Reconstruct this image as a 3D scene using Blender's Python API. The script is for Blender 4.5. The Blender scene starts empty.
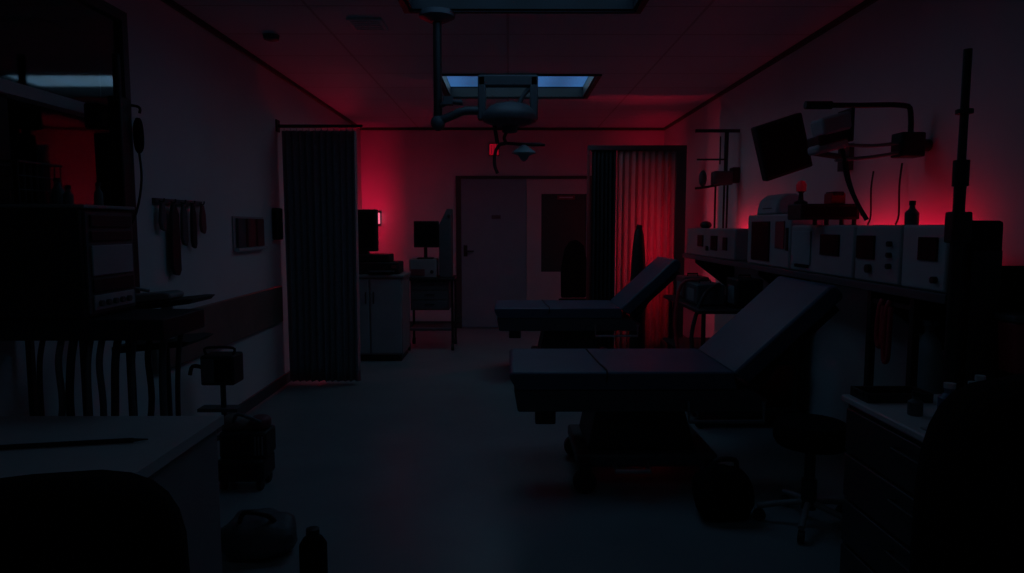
import bpy, bmesh, math, random
from mathutils import Vector, Matrix, Euler
random.seed(7)
S = bpy.context.scene
COL = S.collection
PI = math.pi
V = Vector

# ------------------------------------------------------------------ materials
def principled(name, col, rough=0.6, metal=0.0, spec=0.5, noise=0.0, nscale=6.0, bump=0.0, bscale=60.0, emit=None, estr=0.0, trans=0.0, ior=1.45):
    m = bpy.data.materials.new(name); m.use_nodes = True
    nt = m.node_tree; b = nt.nodes['Principled BSDF']
    b.inputs['Base Color'].default_value = (*col, 1); b.inputs['Roughness'].default_value = rough
    b.inputs['Metallic'].default_value = metal; b.inputs['Specular IOR Level'].default_value = spec
    b.inputs['Transmission Weight'].default_value = trans; b.inputs['IOR'].default_value = ior
    if emit:
        b.inputs['Emission Color'].default_value = (*emit, 1); b.inputs['Emission Strength'].default_value = estr
    tc = nt.nodes.new('ShaderNodeTexCoord')
    if noise > 0:
        n = nt.nodes.new('ShaderNodeTexNoise'); n.inputs['Scale'].default_value = nscale; n.inputs['Detail'].default_value = 5
        nt.links.new(tc.outputs['Object'], n.inputs['Vector'])
        r = nt.nodes.new('ShaderNodeValToRGB')
        lo = [max(0, c * (1 - noise)) for c in col]; hi = [min(1, c * (1 + noise)) for c in col]
        r.color_ramp.elements[0].position = .3; r.color_ramp.elements[1].position = .7
        r.color_ramp.elements[0].color = (*lo, 1); r.color_ramp.elements[1].color = (*hi, 1)
        nt.links.new(n.outputs['Fac'], r.inputs['Fac']); nt.links.new(r.outputs['Color'], b.inputs['Base Color'])
    if bump > 0:
        n2 = nt.nodes.new('ShaderNodeTexNoise'); n2.inputs['Scale'].default_value = bscale; n2.inputs['Detail'].default_value = 3
        nt.links.new(tc.outputs['Object'], n2.inputs['Vector'])
        bp = nt.nodes.new('ShaderNodeBump'); bp.inputs['Strength'].default_value = bump; bp.inputs['Distance'].default_value = .01
        nt.links.new(n2.outputs['Fac'], bp.inputs['Height']); nt.links.new(bp.outputs['Normal'], b.inputs['Normal'])
    return m

M = {}
M['wall'] = principled('wall_paint', (.61, .68, .69), .75, noise=.05, nscale=1.5, bump=.05, bscale=120)
M['wall_right'] = M['wall']
M['floor'] = principled('floor_vinyl', (.235, .275, .285), .34, noise=.10, nscale=2.2, bump=.03, bscale=25)
M['white'] = principled('white_enamel', (.50, .51, .53), .45, noise=.04)
M['offwhite'] = principled('off_white_casing', (.36, .36, .38), .5, noise=.05)
M['grey'] = principled('grey_casing', (.24, .25, .26), .5, noise=.08)
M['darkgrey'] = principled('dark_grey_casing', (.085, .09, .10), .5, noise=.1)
M['black'] = principled('black_plastic', (.016, .016, .018), .5, noise=.1)
M['matblack'] = principled('matt_black_fabric', (.009, .009, .010), .95, spec=.1, noise=.15, nscale=60, bump=.1, bscale=300)
M['screen'] = principled('dark_screen_glass', (.008, .008, .010), .4, spec=.1)
M['board'] = principled('dark_pane', (.05, .075, .075), .4, spec=.2)
M['navy'] = principled('navy_vinyl', (.075, .115, .17), .42, noise=.08, bump=.05, bscale=180)
M['navyside'] = principled('navy_vinyl_dark', (.022, .026, .04), .5, noise=.08)
M['steel'] = principled('brushed_steel', (.42, .43, .45), .35, metal=.9, noise=.05, nscale=30)
M['darksteel'] = principled('dark_painted_steel', (.05, .052, .058), .4, metal=.3, noise=.08)
M['rubber'] = principled('rubber_hose', (.02, .021, .024), .6)
M['palehose'] = principled('pale_hose', (.11, .12, .13), .5)
M['redhose'] = principled('red_hose', (.5, .03, .05), .45)
M['darkcurtain'] = principled('dark_curtain_fabric', (.30, .30, .33), .9, spec=.15, noise=.12, nscale=30, bump=.1, bscale=250)
M['blackcurtain'] = principled('black_curtain_fabric', (.03, .03, .034), .9, spec=.15, noise=.12, nscale=30)
M['bumper'] = principled('brown_bumper_board', (.20, .15, .13), .55, noise=.12, nscale=5)
M['door'] = principled('door_laminate', (.20, .36, .40), .55, noise=.04)
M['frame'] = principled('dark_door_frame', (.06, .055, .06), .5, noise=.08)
M['maroon'] = principled('maroon_panel', (.20, .05, .06), .5, noise=.1)
M['teal'] = principled('teal_grey_casing', (.30, .38, .40), .5, noise=.08)
M['bluebottle'] = principled('blue_bottle_plastic', (.07, .12, .2), .3)
M['redplastic'] = principled('red_plastic', (.4, .03, .05), .4)
M['bag'] = principled('clear_fluid_bag', (.05, .05, .055), .25)
M['tube_red'] = principled('red_lamp_tube', (.3, .0, .01), .4, emit=(1, .004, .05), estr=105)
M['tube_red_curtain'] = principled('red_lamp_tube_behind_curtain', (.3, .0, .01), .4, emit=(1, .004, .04), estr=60)
M['tube_red_shelf'] = principled('red_lamp_tube_behind_shelf', (.3, .0, .01), .4, emit=(1, .004, .04), estr=9.5)
M['alarm_red'] = principled('alarm_lamp_red', (.3, .0, .02), .4, emit=(1, .01, .05), estr=.22)
M['pilot'] = principled('pilot_lamp_pink', (.5, .2, .3), .4, emit=(1, .22, .36), estr=.85)
M['led'] = principled('small_red_led', (.3, .0, .01), .4, emit=(1, .03, .08), estr=.03)

def glass_mat():
    m = bpy.data.materials.new('window_glass'); m.use_nodes = True
    b = m.node_tree.nodes['Principled BSDF']
    b.inputs['Base Color'].default_value = (.75, .8, .82, 1); b.inputs['Roughness'].default_value = .03
    b.inputs['Transmission Weight'].default_value = 1; b.inputs['IOR'].default_value = 1.65
    return m
M['glass'] = glass_mat()

def ceiling_mat():
    m = principled('ceiling_tiles', (.7, .7, .7), .8, noise=.04, nscale=4)
    nt = m.node_tree; b = nt.nodes['Principled BSDF']
    tc = nt.nodes.new('ShaderNodeTexCoord')
    br = nt.nodes.new('ShaderNodeTexBrick'); br.offset = 0; br.inputs['Scale'].default_value = 1
    br.inputs['Brick Width'].default_value = 1.2; br.inputs['Row Height'].default_value = .6
    br.inputs['Mortar Size'].default_value = .010; br.inputs['Mortar Smooth'].default_value = .2
    br.inputs['Color1'].default_value = (.50, .66, .68, 1); br.inputs['Color2'].default_value = (.48, .63, .65, 1); br.inputs['Mortar'].default_value = (.34, .42, .43, 1)
    nt.links.new(tc.outputs['Object'], br.inputs['Vector'])
    nt.links.new(br.outputs['Color'], b.inputs['Base Color'])
    return m
M['ceiling'] = ceiling_mat()

def diffuser_mat(name, col, s):
    m = bpy.data.materials.new(name); m.use_nodes = True
    nt = m.node_tree; b = nt.nodes['Principled BSDF']
    b.inputs['Base Color'].default_value = (.25, .27, .3, 1)
    b.inputs['Emission Color'].default_value = (*col, 1)
    tc = nt.nodes.new('ShaderNodeTexCoord')
    w = nt.nodes.new('ShaderNodeTexWave'); w.bands_direction = 'X'; w.inputs['Scale'].default_value = .75; w.inputs['Distortion'].default_value = .4
    nt.links.new(tc.outputs['Object'], w.inputs['Vector'])
    mr = nt.nodes.new('ShaderNodeMapRange'); mr.inputs['To Min'].default_value = s * .72; mr.inputs['To Max'].default_value = s * 1.15
    nt.links.new(w.outputs['Fac'], mr.inputs['Value']); nt.links.new(mr.outputs['Result'], b.inputs['Emission Strength'])
    return m
M['diffuser'] = diffuser_mat('blue_light_diffuser', (.10, .38, 1.0), .25)
M['diffuser_dim'] = diffuser_mat('pale_light_diffuser', (.55, .62, 1.0), .10)

def sheer_mat():
    m = bpy.data.materials.new('sheer_curtain_fabric'); m.use_nodes = True
    nt = m.node_tree; nt.nodes.clear()
    o = nt.nodes.new('ShaderNodeOutputMaterial'); d = nt.nodes.new('ShaderNodeBsdfDiffuse'); t = nt.nodes.new('ShaderNodeBsdfTranslucent'); mx = nt.nodes.new('ShaderNodeMixShader')
    d.inputs['Color'].default_value = (.45, .42, .42, 1); t.inputs['Color'].default_value = (.5, .42, .42, 1); mx.inputs['Fac'].default_value = .55
    nt.links.new(d.outputs[0], mx.inputs[1]); nt.links.new(t.outputs[0], mx.inputs[2]); nt.links.new(mx.outputs[0], o.inputs[0])
    return m
M['sheer'] = sheer_mat()

# ------------------------------------------------------------------ mesh builder
ORG = {}
def mat_from_dir(d, up=V((0, 0, 1))):
    d = d.normalized()
    if abs(d.dot(up)) > .99: up = V((0, 1, 0))
    x = up.cross(d).normalized(); y = d.cross(x)
    return Matrix((x, y, d)).transposed()

class MB:
    def __init__(self): self.bm = bmesh.new()
    def faces(self, vs, fs):
        bv = [self.bm.verts.new(v) for v in vs]
        for f in fs:
            try: self.bm.faces.new([bv[i] for i in f])
            except ValueError: pass
        return self
    def box(self, a, b, rot=None, piv=None):
        x0, x1 = sorted((a[0], b[0])); y0, y1 = sorted((a[1], b[1])); z0, z1 = sorted((a[2], b[2]))
        vs = [V(p) for p in ((x0,y0,z0),(x1,y0,z0),(x1,y1,z0),(x0,y1,z0),(x0,y0,z1),(x1,y0,z1),(x1,y1,z1),(x0,y1,z1))]
        if rot is not None:
            c = V(piv) if piv is not None else V(((x0+x1)/2, (y0+y1)/2, (z0+z1)/2))
            R = Euler(rot).to_matrix(); vs = [c + R @ (v - c) for v in vs]
        return self.faces(vs, [(3,2,1,0),(4,5,6,7),(0,1,5,4),(1,2,6,5),(2,3,7,6),(3,0,4,7)])
    def cyl(self, p, q, r, r2=None, seg=20):
        p, q = V(p), V(q); r2 = r if r2 is None else r2
        R = mat_from_dir(q - p)
        vs = []
        for c, rr in ((p, r), (q, r2)):
            for k in range(seg):
                a = 2 * PI * k / seg; vs.append(c + R @ V((rr * math.cos(a), rr * math.sin(a), 0)))
        fs = [(k, (k+1) % seg, seg + (k+1) % seg, seg + k) for k in range(seg)] + [tuple(range(seg-1, -1, -1)), tuple(range(seg, 2*seg))]
        return self.faces(vs, fs)
    def tube(self, pts, r, seg=10, smooth=4):
        pts = [V(p) for p in pts]
        if smooth and len(pts) > 2:
            out = []
            for i in range(len(pts) - 1):
                p0 = pts[max(i-1, 0)]; p1 = pts[i]; p2 = pts[i+1]; p3 = pts[min(i+2, len(pts)-1)]
                for k in range(smooth):
                    t = k / smooth
                    out.append(.5 * (2*p1 + (p2-p0)*t + (2*p0-5*p1+4*p2-p3)*t*t + (3*p1-p0-3*p2+p3)*t**3))
            out.append(pts[-1]); pts = out
        n = len(pts); vs = []; x = None
        for i in range(n):
            d = (pts[min(i+1, n-1)] - pts[max(i-1, 0)]).normalized()
            if x is None: x = mat_from_dir(d).col[0].copy()
            x = (x - d * x.dot(d)).normalized(); y = d.cross(x)
            rr = r(i / (n-1)) if callable(r) else r
            for k in range(seg):
                a = 2*PI*k/seg; vs.append(pts[i] + rr*(x*math.cos(a) + y*math.sin(a)))
        fs = [(i*seg+k, i*seg+(k+1) % seg, (i+1)*seg+(k+1) % seg, (i+1)*seg+k) for i in range(n-1) for k in range(seg)]
        fs += [tuple(range(seg-1, -1, -1)), tuple(range((n-1)*seg, n*seg))]
        return self.faces(vs, fs)
    def lathe(self, prof, c, axis=(0, 0, 1), seg=28):
        c = V(c); R = mat_from_dir(V(axis)); vs = []; n = len(prof)
        for (r, z) in prof:
            for k in range(seg):
                a = 2*PI*k/seg; vs.append(c + R @ V((max(r, 1e-4)*math.cos(a), max(r, 1e-4)*math.sin(a), z)))
        fs = [(i*seg+k, i*seg+(k+1) % seg, (i+1)*seg+(k+1) % seg, (i+1)*seg+k) for i in range(n-1) for k in range(seg)]
        fs += [tuple(range(seg-1, -1, -1)), tuple(range((n-1)*seg, n*seg))]
        return self.faces(vs, fs)
    def prism(self, poly, axis, d0, d1):
        def mk(p, d):
            return V((d, p[0], p[1])) if axis == 'x' else V((p[0], d, p[1])) if axis == 'y' else V((p[0], p[1], d))
        n = len(poly); vs = [mk(p, d0) for p in poly] + [mk(p, d1) for p in poly]
        fs = [(k, (k+1) % n, n+(k+1) % n, n+k) for k in range(n)] + [tuple(range(n-1, -1, -1)), tuple(range(n, 2*n))]
        return self.faces(vs, fs)
    def blob(self, c, s, lump=0.0, seg=20, power=1.0, seed=0):
        rnd = random.Random(seed); ph = [rnd.uniform(0, 6.28) for _ in range(6)]
        vs = []; rings = seg // 2
        for i in range(rings + 1):
            t = PI * i / rings
            for k in range(seg):
                a = 2*PI*k/seg
                d = V((math.sin(t)*math.cos(a), math.sin(t)*math.sin(a), math.cos(t)))
                d = V([math.copysign(abs(v)**power, v) for v in d])
                f = 1 + lump*(math.sin(3*a+ph[0]+2*t)*math.sin(2*t+ph[1]) + .6*math.sin(5*a+ph[2])*math.sin(4*t+ph[3]))
                vs.append(V(c) + V((d.x*s[0], d.y*s[1], d.z*s[2]))*f)
        fs = [(i*seg+k, (i+1)*seg+k, (i+1)*seg+(k+1) % seg, i*seg+(k+1) % seg) for i in range(rings) for k in range(seg)]
        return self.faces(vs, fs)
    def build(self, name, mat, parent=None, bevel=0.0, smooth=True, origin=None, solid=0.0):
        bm = self.bm
        bmesh.ops.remove_doubles(bm, verts=bm.verts, dist=1e-5)
        bmesh.ops.recalc_face_normals(bm, faces=bm.faces)
        org = ORG[parent.name] if parent is not None else (V(origin) if origin is not None else None)
        if org is None:
            xs = [v.co.x for v in bm.verts]; ys = [v.co.y for v in bm.verts]; zs = [v.co.z for v in bm.verts]
            org = V(((min(xs)+max(xs))/2, (min(ys)+max(ys))/2, min(zs)))
        for v in bm.verts: v.co -= org
        me = bpy.data.meshes.new(name); bm.to_mesh(me); bm.free()
        o = bpy.data.objects.new(name, me); COL.objects.link(o)
        me.materials.append(M[mat])
        if smooth:
            me.polygons.foreach_set('use_smooth', [True] * len(me.polygons)); me.set_sharp_from_angle(angle=math.radians(38))
        ORG[o.name] = org
        if parent is not None: o.parent = parent
        else: o.location = org
        if solid:
            md = o.modifiers.new('solid', 'SOLIDIFY'); md.thickness = solid; md.offset = 0
        if bevel:
            md = o.modifiers.new('bevel', 'BEVEL'); md.width = bevel; md.segments = 2; md.limit_method = 'ANGLE'; md.angle_limit = math.radians(40)
        return o

def tag(o, label, cat, group=None, kind=None):
    o['label'] = label; o['category'] = cat
    if group: o['group'] = group
    if kind: o['kind'] = kind
    return o
def thing(name, label, cat, loc, group=None):
    o = bpy.data.objects.new(name, None); COL.objects.link(o); o.empty_display_size = .1
    o.location = loc; ORG[o.name] = V(loc)
    return tag(o, label, cat, group)
def struct(o): o['kind'] = 'structure'; return o
def copy_tree(o, parent=None):
    c = o.copy(); COL.objects.link(c); c.parent = parent
    for ch in [x for x in COL.objects if x.parent == o]: copy_tree(ch, c)
    return c

# ------------------------------------------------------------------ room
XL, XR, YB, YF, ZC = -1.97, 2.10, 9.25, -2.0, 2.70
struct(MB().box((XL-.15, YF-.15, -.1), (XR+.15, YB+.15, 0)).build('floor', 'floor', origin=(0, 0, 0)))
TX0, TX1 = -.60, .78
TY = [(6.06, 7.08), (3.25, 4.27), (.44, 1.46)]
cb = MB(); ys = [YF-.15]
for a, b in sorted(TY): ys += [a, b]
ys.append(YB+.15)
cb.box((XL-.15, YF-.15, ZC), (TX0, YB+.15, ZC+.12)).box((TX1, YF-.15, ZC), (XR+.15, YB+.15, ZC+.12))
for i in range(0, len(ys), 2): cb.box((TX0, ys[i], ZC), (TX1, ys[i+1], ZC+.12))
struct(cb.build('ceiling', 'ceiling', origin=(0, 0, ZC)))
# left wall with the glazed opening
GY0, GY1, GZ0, GZ1 = 1.3, 3.62, 1.0, 2.48
wl = MB()
wl.box((XL-.15, YF-.15, 0), (XL, GY0, ZC)).box((XL-.15, GY1, 0), (XL, YB+.15, ZC)).box((XL-.15, GY0, 0), (XL, GY1, GZ0)).box((XL-.15, GY0, GZ1), (XL, GY1, ZC))
struct(wl.build('wall_left', 'wall', origin=(XL, 0, 0)))
struct(MB().box((XR, YF-.15, 0), (XR+.15, YB+.15, ZC)).build('wall_right', 'wall', origin=(XR, 0, 0)))
struct(MB().box((XL-.15, YB, 0), (XR+.15, YB+.15, ZC)).build('wall_back', 'wall', origin=(0, YB, 0)))
struct(MB().box((XL-.15, YF-.15, 0), (XR+.15, YF, ZC)).build('wall_front', 'wall', origin=(0, YF, 0)))
# dark strips standing in for the shadow line below the ceiling, then skirting
struct(MB().box((XL, YB-.02, ZC-.035), (XR, YB, ZC)).build('shadow_strip_1', 'frame'))
struct(MB().box((XL, YF, ZC-.035), (XL+.02, YB-.02, ZC)).build('shadow_strip_2', 'frame'))
struct(MB().box((XR-.02, YF, ZC-.035), (XR, YB-.02, ZC)).build('shadow_strip_3', 'frame'))
struct(MB().box((XL, 3.65, 0), (XL+.015, YB, .09)).build('baseboard_left', 'darkgrey'))
struct(MB().box((XR-.015, YF, 0), (XR, YB, .09)).build('baseboard_right', 'darkgrey'))
struct(MB().box((XL+.015, YB-.015, 0), (-.70, YB, .09)).build('baseboard_back', 'darkgrey'))

# glazed partition in the left wall
w1 = MB()
w1.box((XL-.12, GY0, GZ0), (XL+.01, GY0+.06, GZ1)).box((XL-.12, GY1-.05, GZ0), (XL+.01, GY1, GZ1))
w1.box((XL-.12, GY0+.06, GZ0), (XL+.01, GY1-.05, GZ0+.05)).box((XL-.12, GY0+.06, GZ1-.05), (XL+.01, GY1-.05, GZ1))
win = struct(w1.build('window_1', 'darkgrey', origin=(XL, 2.5, GZ0)))
MB().box((XL-.02, GY0+.06, GZ0+.05), (XL-.012, GY1-.05, GZ1-.05)).build('pane', 'glass', win)
t = MB().box((XL-.0115, GY0+.06, 1.895), (XL+.06, GY1-.05, 1.945)).build('transom', 'white', win); t['label'] = 'pale horizontal transom bar'
MB().box((XL-.0115, 2.60, GZ0+.05), (XL+.03, 2.70, 1.895)).build('mullion', 'black', win)
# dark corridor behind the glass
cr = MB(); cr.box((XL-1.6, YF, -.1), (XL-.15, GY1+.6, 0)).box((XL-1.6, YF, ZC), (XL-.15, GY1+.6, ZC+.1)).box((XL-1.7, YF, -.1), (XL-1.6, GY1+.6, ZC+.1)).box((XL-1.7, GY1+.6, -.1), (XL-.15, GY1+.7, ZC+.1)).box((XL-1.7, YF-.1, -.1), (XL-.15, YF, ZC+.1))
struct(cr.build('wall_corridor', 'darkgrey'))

# ------------------------------------------------------------------ door and glazed side panel in the back wall
dm = MB()
dm.box((-.70, YB-.05, 0), (-.63, YB, 2.06)).box((1.08, YB-.05, 0), (1.14, YB, 2.06)).box((-.63, YB-.05, 2.02), (1.08, YB, 2.06))
dr = struct(dm.build('door_1', 'frame', origin=(.2, YB, 0)))
MB().box((-.63, YB-.035, .01), (.25, YB-.005, 2.02)).build('door_leaf', 'door', dr, bevel=.003)
hd = MB(); hd.box((-.60, YB-.042, .98), (-.55, YB-.034, 1.13)); hd.tube([(-.575, YB-.04, 1.05), (-.575, YB-.09, 1.05), (-.46, YB-.09, 1.05)], .011, smooth=0)
hd.build('door_handle', 'black', dr)
MB().box((-.22, YB-.042, 1.485), (-.10, YB-.034, 1.535)).build('door_plate', 'darkgrey', dr)
w2 = MB(); w2.box((.255, YB-.03, .01), (.45, YB-.004, 2.02)).box((1.06, YB-.03, .01), (1.08, YB-.004, 2.02)).box((.45, YB-.03, .01), (1.06, YB-.004, .77)).box((.45, YB-.03, 1.82), (1.06, YB-.004, 2.02))
w2 = struct(w2.build('window_2', 'white', origin=(.75, YB, .01)))
MB().box((.45, YB-.022, .77), (1.06, YB-.008, 1.82)).build('pane', 'board', w2)
sg = MB().box((.665, YB-.034, 1.745), (.90, YB-.0225, 1.80)).build('sign_plate', 'maroon', w2); sg['label'] = 'small pale red sign plate'
MB().box((.69, YB-.0365, 1.765), (.875, YB-.0338, 1.78)).build('sign_line', 'white', w2)

# ------------------------------------------------------------------ ceiling lights
LP = (2.2, .82, .36)
def troffer(y0, y1, dm_, label):
    t = thing('ceiling_light', label, 'ceiling light', ((TX0+TX1)/2, (y0+y1)/2, ZC), 'recessed ceiling lights')
    h = MB(); z1 = ZC+.10
    h.box((TX0, y0, ZC), (TX0+.02, y1, z1)).box((TX1-.02, y0, ZC), (TX1, y1, z1)).box((TX0+.02, y0, ZC), (TX1-.02, y0+.02, z1)).box((TX0+.02, y1-.02, ZC), (TX1-.02, y1, z1))
    h.build('housing', 'black', t)
    MB().box((TX0, y0, z1+.0005), (TX1, y1, z1+.02)).build('diffuser', dm_, t)
    f = MB(); e = .035; zb = ZC-.012
    f.box((TX0-e, y0-e, zb), (TX0, y1+e, ZC-.0005)).box((TX1, y0-e, zb), (TX1+e, y1+e, ZC-.0005)).box((TX0, y0-e, zb), (TX1, y0, ZC-.0005)).box((TX0, y1, zb), (TX1, y1+e, ZC-.0005))
    f.build('trim_frame', 'black', t)
    return t
def lamp_in(y0, y1, power):
    l = bpy.data.lights.new('fixture_light', 'AREA'); l.shape = 'RECTANGLE'; l.size = TX1-TX0-.06; l.size_y = y1-y0-.06
    l.energy = power; l.color = (.42, .80, 1.0); l.spread = math.radians(172)
    o = bpy.data.objects.new('fixture_light', l); COL.objects.link(o); o.location = ((TX0+TX1)/2, (y0+y1)/2, ZC+.095)
lamp_in(*TY[0], LP[0]); lamp_in(*TY[1], LP[1]); lamp_in(*TY[2], LP[2])  # the last one feeds the added fill fixture out of view
troffer(*TY[0], 'diffuser', 'recessed rectangular ceiling light glowing dim blue, behind the surgical lamp')
troffer(*TY[1], 'diffuser', 'recessed rectangular ceiling light glowing dim blue at the top edge of the photo')
troffer(*TY[2], 'diffuser_dim', 'added unseen ceiling light nearest the viewer, above the desk and chair')  # added out of view to lift the neutral fill light
v = MB(); v.box((-1.02, 4.43, ZC-.014), (-.80, 4.68, ZC-.0005))
v = tag(v.build('ceiling_vent', 'wall'), 'small square vent in the ceiling, left of the surgical lamp column', 'vent')
vs_ = MB()
for k in range(5): vs_.box((-1.00, 4.455+k*.045, ZC-.019), (-.82, 4.475+k*.045, ZC-.0142))
vs_.build('slat', 'wall', v)
tag(MB().lathe([(.055, 0), (.05, -.03), (.02, -.04)], (-1.63, 4.83, ZC-.0005), seg=24).build('smoke_detector', 'darkgrey'), 'small round dark smoke detector on the ceiling near the left wall', 'smoke detector')

# ------------------------------------------------------------------ curtains
def pleats(x0, x1, y, z0, z1, n, amp, seed, taper=0.0, jitter=.35):
    rnd = random.Random(seed); mb = MB(); N = n*10; vs = []; K = 14
    ph = [rnd.uniform(-.6, .6) for _ in range(n+2)]; am = [1 + rnd.uniform(-jitter, jitter) for _ in range(n+2)]
    for j in range(K+1):
        tz = j/K; z = z1 + (z0-z1)*tz
        for i in range(N+1):
            u = i/N; k = u*n; ki = int(k); fr = k-ki
            p = ph[ki]*(1-fr) + ph[ki+1]*fr; a = am[ki]*(1-fr) + am[ki+1]*fr
            xx = x0 + (x1-x0)*u + .25*amp*math.sin(4*PI*k+p) + taper*tz*(u-.5)*(x1-x0)
            yy = y + amp*a*math.sin(2*PI*k + p + .5*tz)*(0.75+.35*tz)
            vs.append(V((xx, yy, z)))
    fs = [(j*(N+1)+i, j*(N+1)+i+1, (j+1)*(N+1)+i+1, (j+1)*(N+1)+i) for j in range(K) for i in range(N)]
    return mb.faces(vs, fs)
c1 = thing('curtain', 'tall dark pleated cubicle curtain hanging beside the left wall', 'curtain', (-1.6, 5.91, .03))
pleats(-1.925, -1.295, 5.91, .03, 2.20, 11, .035, 3, -.02).build('drape', 'darkcurtain', c1, solid=.004)
hk = MB()
for k in range(12): hk.cyl((-1.91+k*.053, 5.91, 2.19), (-1.91+k*.053, 5.91, 2.225), .004, seg=6)
hk.build('hook_row', 'steel', c1)['kind'] = 'stuff'
tr = thing('curtain_track', 'dark ceiling hung track carrying the left curtain', 'curtain rail', (-1.6, 5.91, 2.225))
MB().box((XL+.001, 5.895, 2.225), (-1.24, 5.925, 2.25)).build('rail', 'black', tr)
MB().box((XL+.001, 5.87, 2.19), (XL+.012, 5.95, 2.29)).build('wall_plate', 'black', tr)

CF = 7.22
cf = thing('curtain_stand', 'dark doorway like frame holding the red lit curtain', 'curtain frame', (1.3, CF, 0))
MB().box((.835, CF-.03, 2.18), (1.87, CF+.03, 2.23)).build('top_rail', 'frame', cf, bevel=.004)
MB().box((1.76, CF-.03, 0), (1.87, CF+.03, 2.18)).build('post', 'frame', cf, bevel=.004)
MB().box((.835, CF-.02, 0), (.86, CF+.02, 2.18)).build('slim_post', 'maroon', cf, bevel=.003)
c2 = pleats(.885, 1.135, CF+.005, .03, 2.18, 6, .028, 11, .05).build('curtain', 'blackcurtain', solid=.004)
tag(c2, 'dark curtain bunched into narrow folds beside the red lit curtain', 'curtain')
c3 = pleats(1.15, 1.765, CF+.005, .03, 2.18, 9, .020, 21, 0).build('curtain', 'sheer', solid=.002)
tag(c3, 'sheer pleated curtain glowing red from behind, above the far bed', 'curtain')

# ------------------------------------------------------------------ red lamps
def lamp_bar(label, a, b, r, mat, back, grp='red lamp bars', added_visor=False):
    a, b = V(a), V(b); t = thing('red_lamp', label, 'lamp', (a+b)/2, grp)
    MB().cyl(a, b, r, seg=12).build('tube', mat, t)
    d = (b-a).normalized(); bk = V(back)
    e = MB()
    for p, s in ((a, -1), (b, 1)):
        e.cyl(p + d*s*.0, p + d*s*.03, r*1.25, seg=12)
    e.build('end_cap', 'darkgrey', t)
    n = bk.normalized(); h = MB()
    mid = (a+b)/2 + bk*.5; half = (b-a)/2 + d*.03
    s = V((abs(half.x) + abs(n.x)*0 + .02, abs(half.y) + .02, abs(half.z) + .02))
    pl = V((r*1.1,)*3)
    for i in range(3):
        if abs(n[i]) > .5: pl[i] = .008
        elif abs(d[i]) > .5: pl[i] = half.length
    c = (a+b)/2 + bk
    h.box(c - pl, c + pl)
    for p in (a, b): h.cyl(p + d*(.015 if p == b else -.015), p + d*(.015 if p == b else -.015) + bk, .008, seg=8)
    h.build('back_plate', 'darkgrey', t)
    if added_visor:
        w_ = MB(); w_.box((1.942, a.y-.05, 1.335), (1.990, b.y+.05, 1.341))  # added unseen plate, cuts the red light going up to the ceiling
        for yy in (a.y+.05, b.y-.05): w_.box((1.945, yy-.01, 1.126), (1.955, yy+.01, 1.335))
        w_.build('added_visor', 'black', t)
    return t
ll = lamp_bar('red tube lamp on the left wall, glowing out from behind the dark curtain', (-1.93, 8.45, 1.36), (-1.93, 8.45, 1.76), .012, 'tube_red', (-.032, 0, 0))
sd_ = MB(); sd_.box((-1.90, 8.36, 1.32), (-1.894, 8.51, 1.80)).box((-1.969, 8.42, 1.32), (-1.90, 8.48, 1.328)).box((-1.969, 8.42, 1.792), (-1.90, 8.48, 1.80)); sd_.build('lamp_shade', 'black', ll)  # added unseen plates, keep the red glow close to the wall corner
cl = lamp_bar('red tube lamp on a black floor stand, lighting the sheer curtain from behind', (1.60, 7.75, .75), (1.60, 7.75, 1.6), .03, 'tube_red_curtain', (.05, 0, 0))
lamp_bar('red tube lamp on the right wall behind the far end of the equipment shelf', (1.98, 5.2, 1.29), (1.98, 6.18, 1.29), .016, 'tube_red_shelf', (-.03, 0, 0), added_visor=True)
lamp_bar('red tube lamp on the right wall behind the near end of the equipment shelf', (1.98, 3.05, 1.29), (1.98, 4.05, 1.29), .016, 'tube_red_shelf', (-.03, 0, 0), added_visor=True)
# the lamp behind the sheer curtain stands on a floor stand
st = MB(); st.lathe([(.14, 0), (.14, .02), (.03, .035)], (1.68, 7.75, 0)); st.cyl((1.69, 7.75, .03), (1.69, 7.75, 1.65), .014); st.box((1.645, 7.735, .9), (1.69, 7.765, .95)); st.box((1.645, 7.735, 1.4), (1.69, 7.765, 1.45))
st.build('stand', 'black', cl)
for a0, a1 in ((-62, 56), (84, 226)):  # added unseen black shell, blocks red spill from the tube into the room
    ac = [(1.60 + .07*math.cos(math.radians(a0+(a1-a0)*k/8)), 7.75 + .07*math.sin(math.radians(a0+(a1-a0)*k/8))) for k in range(9)]
    ic = [(1.60 + (x-1.60)*.94, 7.75 + (y_-7.75)*.94) for x, y_ in reversed(ac)]
    MB().prism(ac + ic, 'z', .70, 1.655).build('added_shield', 'black', cl)
MB().cyl((1.60, 7.75, 1.655), (1.60, 7.75, 1.665), .071).build('added_cap', 'black', cl)  # added lid, stops red light from the tube reaching the ceiling
al = thing('alarm_lamp', 'small glowing red louvred alarm lamp on the wall above the door', 'lamp', (-.185, YB-.04, 2.33))
MB().box((-.255, YB-.03, 2.325), (-.115, YB, 2.49)).build('housing', 'black', al, bevel=.004)
MB().box((-.245, YB-.05, 2.335), (-.125, YB-.0305, 2.48)).build('lens', 'alarm_red', al, bevel=.006)
lv = MB()
for k in range(3): lv.box((-.222+k*.034, YB-.062, 2.33), (-.214+k*.034, YB-.0505, 2.485))
lv.build('louvre', 'maroon', al)
pl = thing('pilot_lamp', 'tiny bright pink lamp lit on the back wall beside the dark monitor', 'lamp', (-1.735, YB-.04, 1.40))
MB().box((-1.75, YB-.02, 1.39), (-1.72, YB, 1.595)).build('back_plate', 'darkgrey', pl)
MB().cyl((-1.735, YB-.045, 1.42), (-1.735, YB-.045, 1.565), .014, seg=12).build('tube', 'pilot', pl)
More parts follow.
